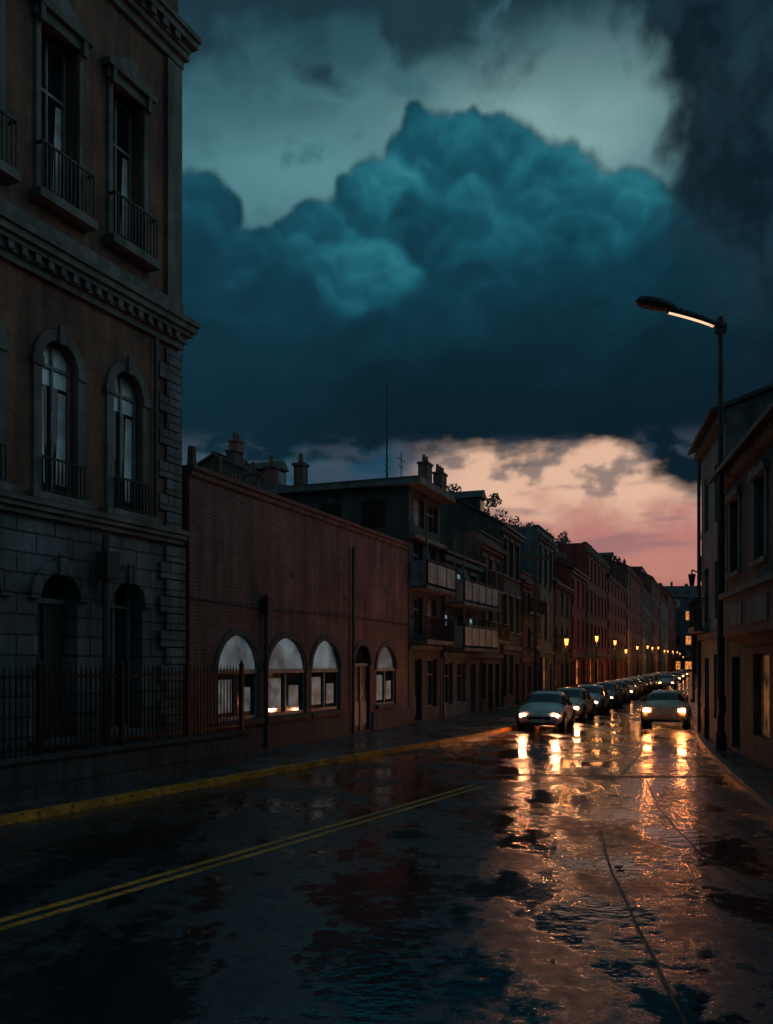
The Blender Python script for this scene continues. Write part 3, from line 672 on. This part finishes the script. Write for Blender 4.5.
def build_car(name,loc,rot,paint,headmat=None,front_on=True):
    e=empty(name,loc,rot)
    o=bpy.data.objects.new('body',bodies[paint.name]); col.objects.link(o); o.parent=e
    sm=o.modifiers.new('s','SUBSURF'); sm.levels=2; sm.render_levels=2
    part(0,'wheels',[M['tyre'],M['rim'],M['black']],e); part(1,'grille_bumpers_mirrors_plates',[M['black'],M['plate']],e)
    part(2,'headlamps',[headmat if front_on else M['rim']],e); part(3,'tail_lamps',[M['tail'] if not front_on else mat_tail_off],e)
def row(Z0,n,step):
    for i in range(n):
        Z=Z0+step*i+random.uniform(-.3,.3)*(i>0)
        x=float(np.interp(Z,[p[1] for p in LK],[p[0] for p in LK])); x2=float(np.interp(Z+4.5,[p[1] for p in LK],[p[0] for p in LK]))
        a=math.atan2(4.5,x2-x); nrm=Vector((math.sin(a),-math.cos(a)))
        c=Vector((x+(x2-x)/2,Z+2.2))+nrm*(1.02+random.uniform(-.05,.15))
        build_car('parked_car',(c.x,c.y,0),a+math.pi+random.uniform(-.02,.02)+(.06 if i==0 else 0),paints[[0,2,0,1,2][i%5]],M['head'] if i<2 else M['headb'])
row(33.4,16,5.8)
build_car('car',(12.0-.6,36.6,0),math.atan2(1,.36),paints[2],front_on=False)
for (x,y) in ((29.0,93),(38.8,121),(47.2,145),(57.2,173)): build_car('car',(x,y,0),math.atan2(1,.36)+math.pi,paints[0],M['headb'])

# ------------------------------------------------------------ sky dome
perm=rng.permutation(256); perm=np.concatenate([perm,perm,perm]); ga=rng.rand(256)*2*np.pi
def pn(x,y,seed=0):
    x=x+seed*17.3; y=y+seed*9.1
    xi=np.floor(x).astype(int); yi=np.floor(y).astype(int); xf=x-xi; yf=y-yi
    def gr(ix,iy,dx,dy):
        h=perm[perm[ix&255]+(iy&255)]; a=ga[h]; return np.cos(a)*dx+np.sin(a)*dy
    u=xf*xf*xf*(xf*(xf*6-15)+10); v=yf*yf*yf*(yf*(yf*6-15)+10)
    a=gr(xi,yi,xf,yf); b_=gr(xi+1,yi,xf-1,yf); c=gr(xi,yi+1,xf,yf-1); d=gr(xi+1,yi+1,xf-1,yf-1)
    return ((a+(b_-a)*u)*(1-v)+(c+(d-c)*u)*v)*1.5
def fbm(x,y,o=5,seed=0,g=.5,bil=False):
    r=0;a=1;t=0
    for i in range(o):
        n=pn(x,y,seed+i); r=r+a*(np.abs(n)*2-.5 if bil else n); t+=a; a*=g; x=x*2.03; y=y*2.03
    return r/t
def ss(a,b_,x):
    t=np.clip((x-a)/(b_-a),0,1); return t*t*(3-2*t)
def blur(H,k):
    for _ in range(k):
        H=(np.roll(H,1,0)+H*2+np.roll(H,-1,0))/4; H=(np.roll(H,1,1)+H*2+np.roll(H,-1,1))/4
    return H
dg=.1
az1=np.arange(-45,45.001,dg); el1=np.arange(-1,48.001,dg)
A_,E_=np.meshgrid(az1,el1)
def mixa(a,b_,t): return a+(b_-a)*t[...,None]
C=lambda h: lin(h)[None,None,:]*np.ones(A_.shape+(1,))
n1=fbm(A_*.05,E_*.09,5,1); n2=fbm(A_*.09+n1*1.5,E_*.16+n1,5,2,.45)
base=mixa(C('#284f5b'),C('#42727c'),ss(-.4,.4,n2+n1*.6))
glow=np.exp(-(((A_-10)/9)**2+((E_-30.2-.10*(A_-9))/3.6)**2))
base=mixa(base,C('#88abaa'),np.clip(glow*(.9+.35*n2),0,1))
glow2=np.exp(-(((A_+5)/8)**2+((E_-28.6)/3.0)**2)); base=mixa(base,C('#5d8f96'),np.clip(glow2*.75,0,1))
top=ss(-.1,.38,n2*.7+n1*.4+.25*fbm(A_*.3,E_*.4,4,6)+(E_-33.0+.10*np.abs(A_-1))*.11); base=mixa(base,C('#182f3b'),top*.9)
nl=fbm(A_*.10,E_*.45,5,5); nb=fbm(A_*.35,E_*.6,5,7)
warm=ss(-1,6.0,A_+nl*3)
lowc=mixa(C('#22455a'),C('#3b6170'),ss(-.3,.3,nl))
pk=mixa(C('#8d5557'),C('#b77b74'),ss(3,8.0,E_+nl*2)); pk=mixa(pk,C('#e2b79c'),ss(7.6,11.0,E_+nb*2.0))
pk=mixa(pk,C('#8c6a70'),(ss(.0,.35,fbm(A_*.12,E_*.8,5,9)+ (8.2-E_)*.03)*.7))
pk=mixa(pk,C('#d08c7a'),(np.exp(-((E_-5.6)/1.5)**2)*ss(10,16,A_))*.6)
low=mixa(lowc,pk,warm)
img=mixa(base,low,1-ss(13.5,19,E_))
wa=A_+fbm(A_*.28,E_*.28,3,21)*.8+fbm(A_*1.3,E_*1.3,4,23,.55)*.30; we=E_+fbm(A_*.28,E_*.28,3,31)*.8+fbm(A_*1.3,E_*1.3,4,33,.55)*.30
S=np.zeros(A_.shape); Cv=np.zeros(A_.shape); r=random.Random(9)
def glob(e): t=min(1,max(0,(e-16.5)/11.5)); return t*t*(3-2*t)
def lobe(a,e,rad,lum,fade,op=.92,soft=.16):
    m=rad+2.2; i0=max(0,int((e-m+1)/dg)); i1=min(A_.shape[0],int((e+m+1)/dg)); j0=max(0,int((a-m*1.15+45)/dg)); j1=min(A_.shape[1],int((a+m*1.15+45)/dg))
    if i1<=i0 or j1<=j0: return
    dx=(wa[i0:i1,j0:j1]-a)*.9/rad; dy=(we[i0:i1,j0:j1]-e)/rad; rho=np.sqrt(dx*dx+dy*dy)
    al=ss(0,soft+.25/max(rad,.5)*.25,1-rho); cov=al
    al=al*op*ss(fade-.55,fade+.35,dy)
    t=np.clip(.5+.5*(dy*.86+dx*.26),0,1)
    s=lum*(.32+.48*t**1.2+.32*ss(.62,.98,rho)*t*t)
    w_=S[i0:i1,j0:j1]; w_[:]=w_*(1-al)+s*al
    c_=Cv[i0:i1,j0:j1]; c_[:]=np.maximum(c_,cov)
def cluster(a,e,R0,lum,nk=10,seed=None):
    lobe(a,e,R0,lum,-.8)
    ks=[]
    for k in range(nk):
        th=math.radians(r.uniform(-40,220)); f=r.uniform(.2,.74); rk=R0*r.uniform(.26,.46)
        a2=a+R0*f*math.cos(th)*1.1; e2=e+R0*f*math.sin(th)
        lim=math.hypot((a2-a)/1.1,e2-e)+rk-R0*1.07
        if lim>0: e2-=lim*.9*math.sin(th); a2-=lim*.9*math.cos(th)
        ks.append((a2,e2,rk))
    ks.sort(key=lambda q:-q[1])
    for a2,e2,rk in ks:
        l2=lum*r.uniform(.82,1.12); lobe(a2,e2,rk,l2,-.35,.75,.2)
        for q in range(4):
            t2=math.radians(r.uniform(-10,190)); f2=r.uniform(.35,.72); r3=rk*r.uniform(.28,.5)
            lobe(a2+rk*f2*math.cos(t2),e2+rk*f2*math.sin(t2),r3,l2*r.uniform(.9,1.14),-.1,.55,.28)
prim=[(-29,21.5,6,.7),(-20,22.5,5,.7),(30,22,6,.5),(-12.3,25.3,3.5,.75),(3.6,28.4,3.7,.9),(7.0,28.0,3.6,.9),(10.4,26.6,3.4,.9),(14.4,25.3,3.1,.95),(17.4,23.8,2.8,.9),(-.2,26.2,3.4,.92),(-4.4,24.6,2.7,.92),(-8.4,22.9,2.9,.8),(2.6,24.5,3.6,.70),(11.5,22.6,4.0,.78),(6.4,23.4,3.8,.78),(16.5,21,4.2,.60),(-1.6,21.6,4.2,1.15),(-14,20,4.6,.6),(-6.8,19.4,4.6,.78),(20.5,19.8,4.6,.45),(5,19.5,5.0,.72),(12.5,18.6,4.6,.60),(-1.5,17.6,4.2,.65),(-11,16.8,4.2,.5),(18,16.4,4.2,.4),(7,15.8,4.4,.45),(-30,16.5,7,.4),(28,16.5,7,.3),(0,14.8,4.0,.3)]
for a,e_,R0,l in prim: cluster(a,e_,R0,l*(.38+.55*glob(e_+R0*.45)),10)
fill=ss(-1.2,1.2,(17.5-E_)+nl)
Sb=blur(S,3)*.55+blur(S,16)*.45
Sb=Sb*(1+.20*fbm(A_*.16,E_*.2,4,91)+.13*fbm(wa*.8,we*.9,4,93))
hv=ss(13.5,24.0,E_+nl*3)
Sb=Sb*(.35+.68*hv)
def cmap(S,stops):
    o=C(stops[0][1])
    for (p0,c0),(p1,c1) in zip(stops[:-1],stops[1:]): o=mixa(o,C(c1),np.clip((S-p0)/(p1-p0),0,1))
    return o
cc=cmap(Sb,[(0.0,'#0a1e28'),(.16,'#0e2c39'),(.34,'#113b4a'),(.50,'#175060'),(.68,'#256b79'),(1.0,'#4f959e')])
cc=mixa(cc,C('#0c1f2a'),(1-ss(13.5,18.5,E_+nl*3))*.7)
cc=mixa(cc,C('#15394a'),ss(-3,12,-A_)*.30)
body=ss(12.2,14.0,E_+nl*1.7+nb*1.3-.5*np.exp(-((A_-12)/3.5)**2)+2.6*ss(14.5,19,A_)+.4*ss(2,-8,A_))
vs_=ss(-.1,.4,fbm(A_*.2,E_*.2,3,81)); e2=blur(Cv,14)
edge=blur(Cv,1)*(1-vs_*.6)+ss(.1,.9,e2)*vs_*.6
alpha=np.clip(np.maximum(edge,fill),0,1)*body
img=mixa(img,cc,alpha)
bd=A_-(14.8+(35.5-E_)*.33)+fbm(A_*.12,E_*.12,4,51)*4.5+fbm(A_*.5,E_*.5,5,53,.55)*1.6
rm=ss(-1.0,2.6,bd)*ss(10.2,14,E_+nl*3)
dk=mixa(C('#0b1721'),C('#1a323f'),ss(-.3,.5,fbm(A_*.12,E_*.12,5,57,.45)+.3*fbm(A_*.5,E_*.5,4,59,bil=True)))
img=mixa(img,dk,rm*.96)
sc=ss(.2,.5,fbm(A_*.3,E_*.35,5,61,.5)+.34*np.exp(-(((A_-13)/1.6)**2+((E_-28.6)/1.3)**2)))*ss(25,27,E_)*(1-edge)*(1-rm)
img=mixa(img,C('#3a6670'),np.clip(sc,0,1)*.65)
sc=ss(.12,.4,fbm(A_*.3,E_*.5,5,65)+(E_-11.0)*.12)*ss(9,11,E_)*(1-ss(13.2,14.5,E_)); img=mixa(img,C('#3f4a58'),np.clip(sc,0,1)*.65)
azs=np.concatenate([np.arange(-180,-45,3.0),az1,np.arange(48,180.1,3.0)]); els=np.concatenate([[-4.0],el1,np.arange(50,90.1,2.5)])
AA,EE=np.meshgrid(azs,els)
side=np.exp(-((np.abs(AA)-85)/42)**2)*np.exp(-((EE-28)/26)**2)  # unseen sky to either side brightened as added fill light on the facades
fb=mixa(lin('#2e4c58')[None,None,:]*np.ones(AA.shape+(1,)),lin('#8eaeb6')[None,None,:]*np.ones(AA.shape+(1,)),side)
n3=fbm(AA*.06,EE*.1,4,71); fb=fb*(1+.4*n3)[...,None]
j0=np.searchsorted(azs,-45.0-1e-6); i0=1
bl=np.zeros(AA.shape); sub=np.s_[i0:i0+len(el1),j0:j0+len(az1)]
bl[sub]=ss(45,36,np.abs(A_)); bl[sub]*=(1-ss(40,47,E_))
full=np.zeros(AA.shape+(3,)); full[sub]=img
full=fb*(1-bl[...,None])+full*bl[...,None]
Rd=1800; ar=np.radians(AA); er=np.radians(EE)
VX=np.stack([Rd*np.sin(ar)*np.cos(er),Rd*np.cos(ar)*np.cos(er),Rd*np.sin(er)],-1).reshape(-1,3)
nr,nc=AA.shape; I=(np.arange(nr-1)[:,None]*nc+np.arange(nc-1)[None,:]).ravel()
FF=np.stack([I,I+nc,I+nc+1,I+1],-1)
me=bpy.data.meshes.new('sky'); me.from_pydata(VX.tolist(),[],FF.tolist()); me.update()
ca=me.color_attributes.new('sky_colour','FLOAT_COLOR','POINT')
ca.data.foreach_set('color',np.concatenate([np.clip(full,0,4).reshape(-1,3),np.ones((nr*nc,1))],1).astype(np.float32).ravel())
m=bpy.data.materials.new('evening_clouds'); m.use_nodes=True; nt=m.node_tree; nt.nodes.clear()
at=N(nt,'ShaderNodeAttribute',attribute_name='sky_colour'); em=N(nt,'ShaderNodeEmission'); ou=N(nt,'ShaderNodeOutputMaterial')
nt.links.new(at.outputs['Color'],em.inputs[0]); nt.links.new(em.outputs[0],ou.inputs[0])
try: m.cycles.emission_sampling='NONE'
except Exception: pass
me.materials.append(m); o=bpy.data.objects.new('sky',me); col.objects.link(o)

w=bpy.data.worlds.new('World'); scene.world=w; w.use_nodes=True; nt=w.node_tree; bg=nt.nodes['Background']
sk=N(nt,'ShaderNodeTexSky',sky_type='NISHITA'); sk.sun_disc=False; sk.sun_elevation=math.radians(1); sk.sun_rotation=math.radians(12)
nt.links.new(sk.outputs[0],bg.inputs[0]); bg.inputs[1].default_value=.02

cam=bpy.data.cameras.new('camera'); co=bpy.data.objects.new('camera',cam); col.objects.link(co)
co.location=(0,0,2.5); co.rotation_euler=(math.radians(90),0,0)
cam.sensor_fit='VERTICAL'; cam.sensor_height=24; cam.lens=900/1024*24; cam.shift_y=(664-512)/1024; cam.clip_end=5000
scene.camera=co
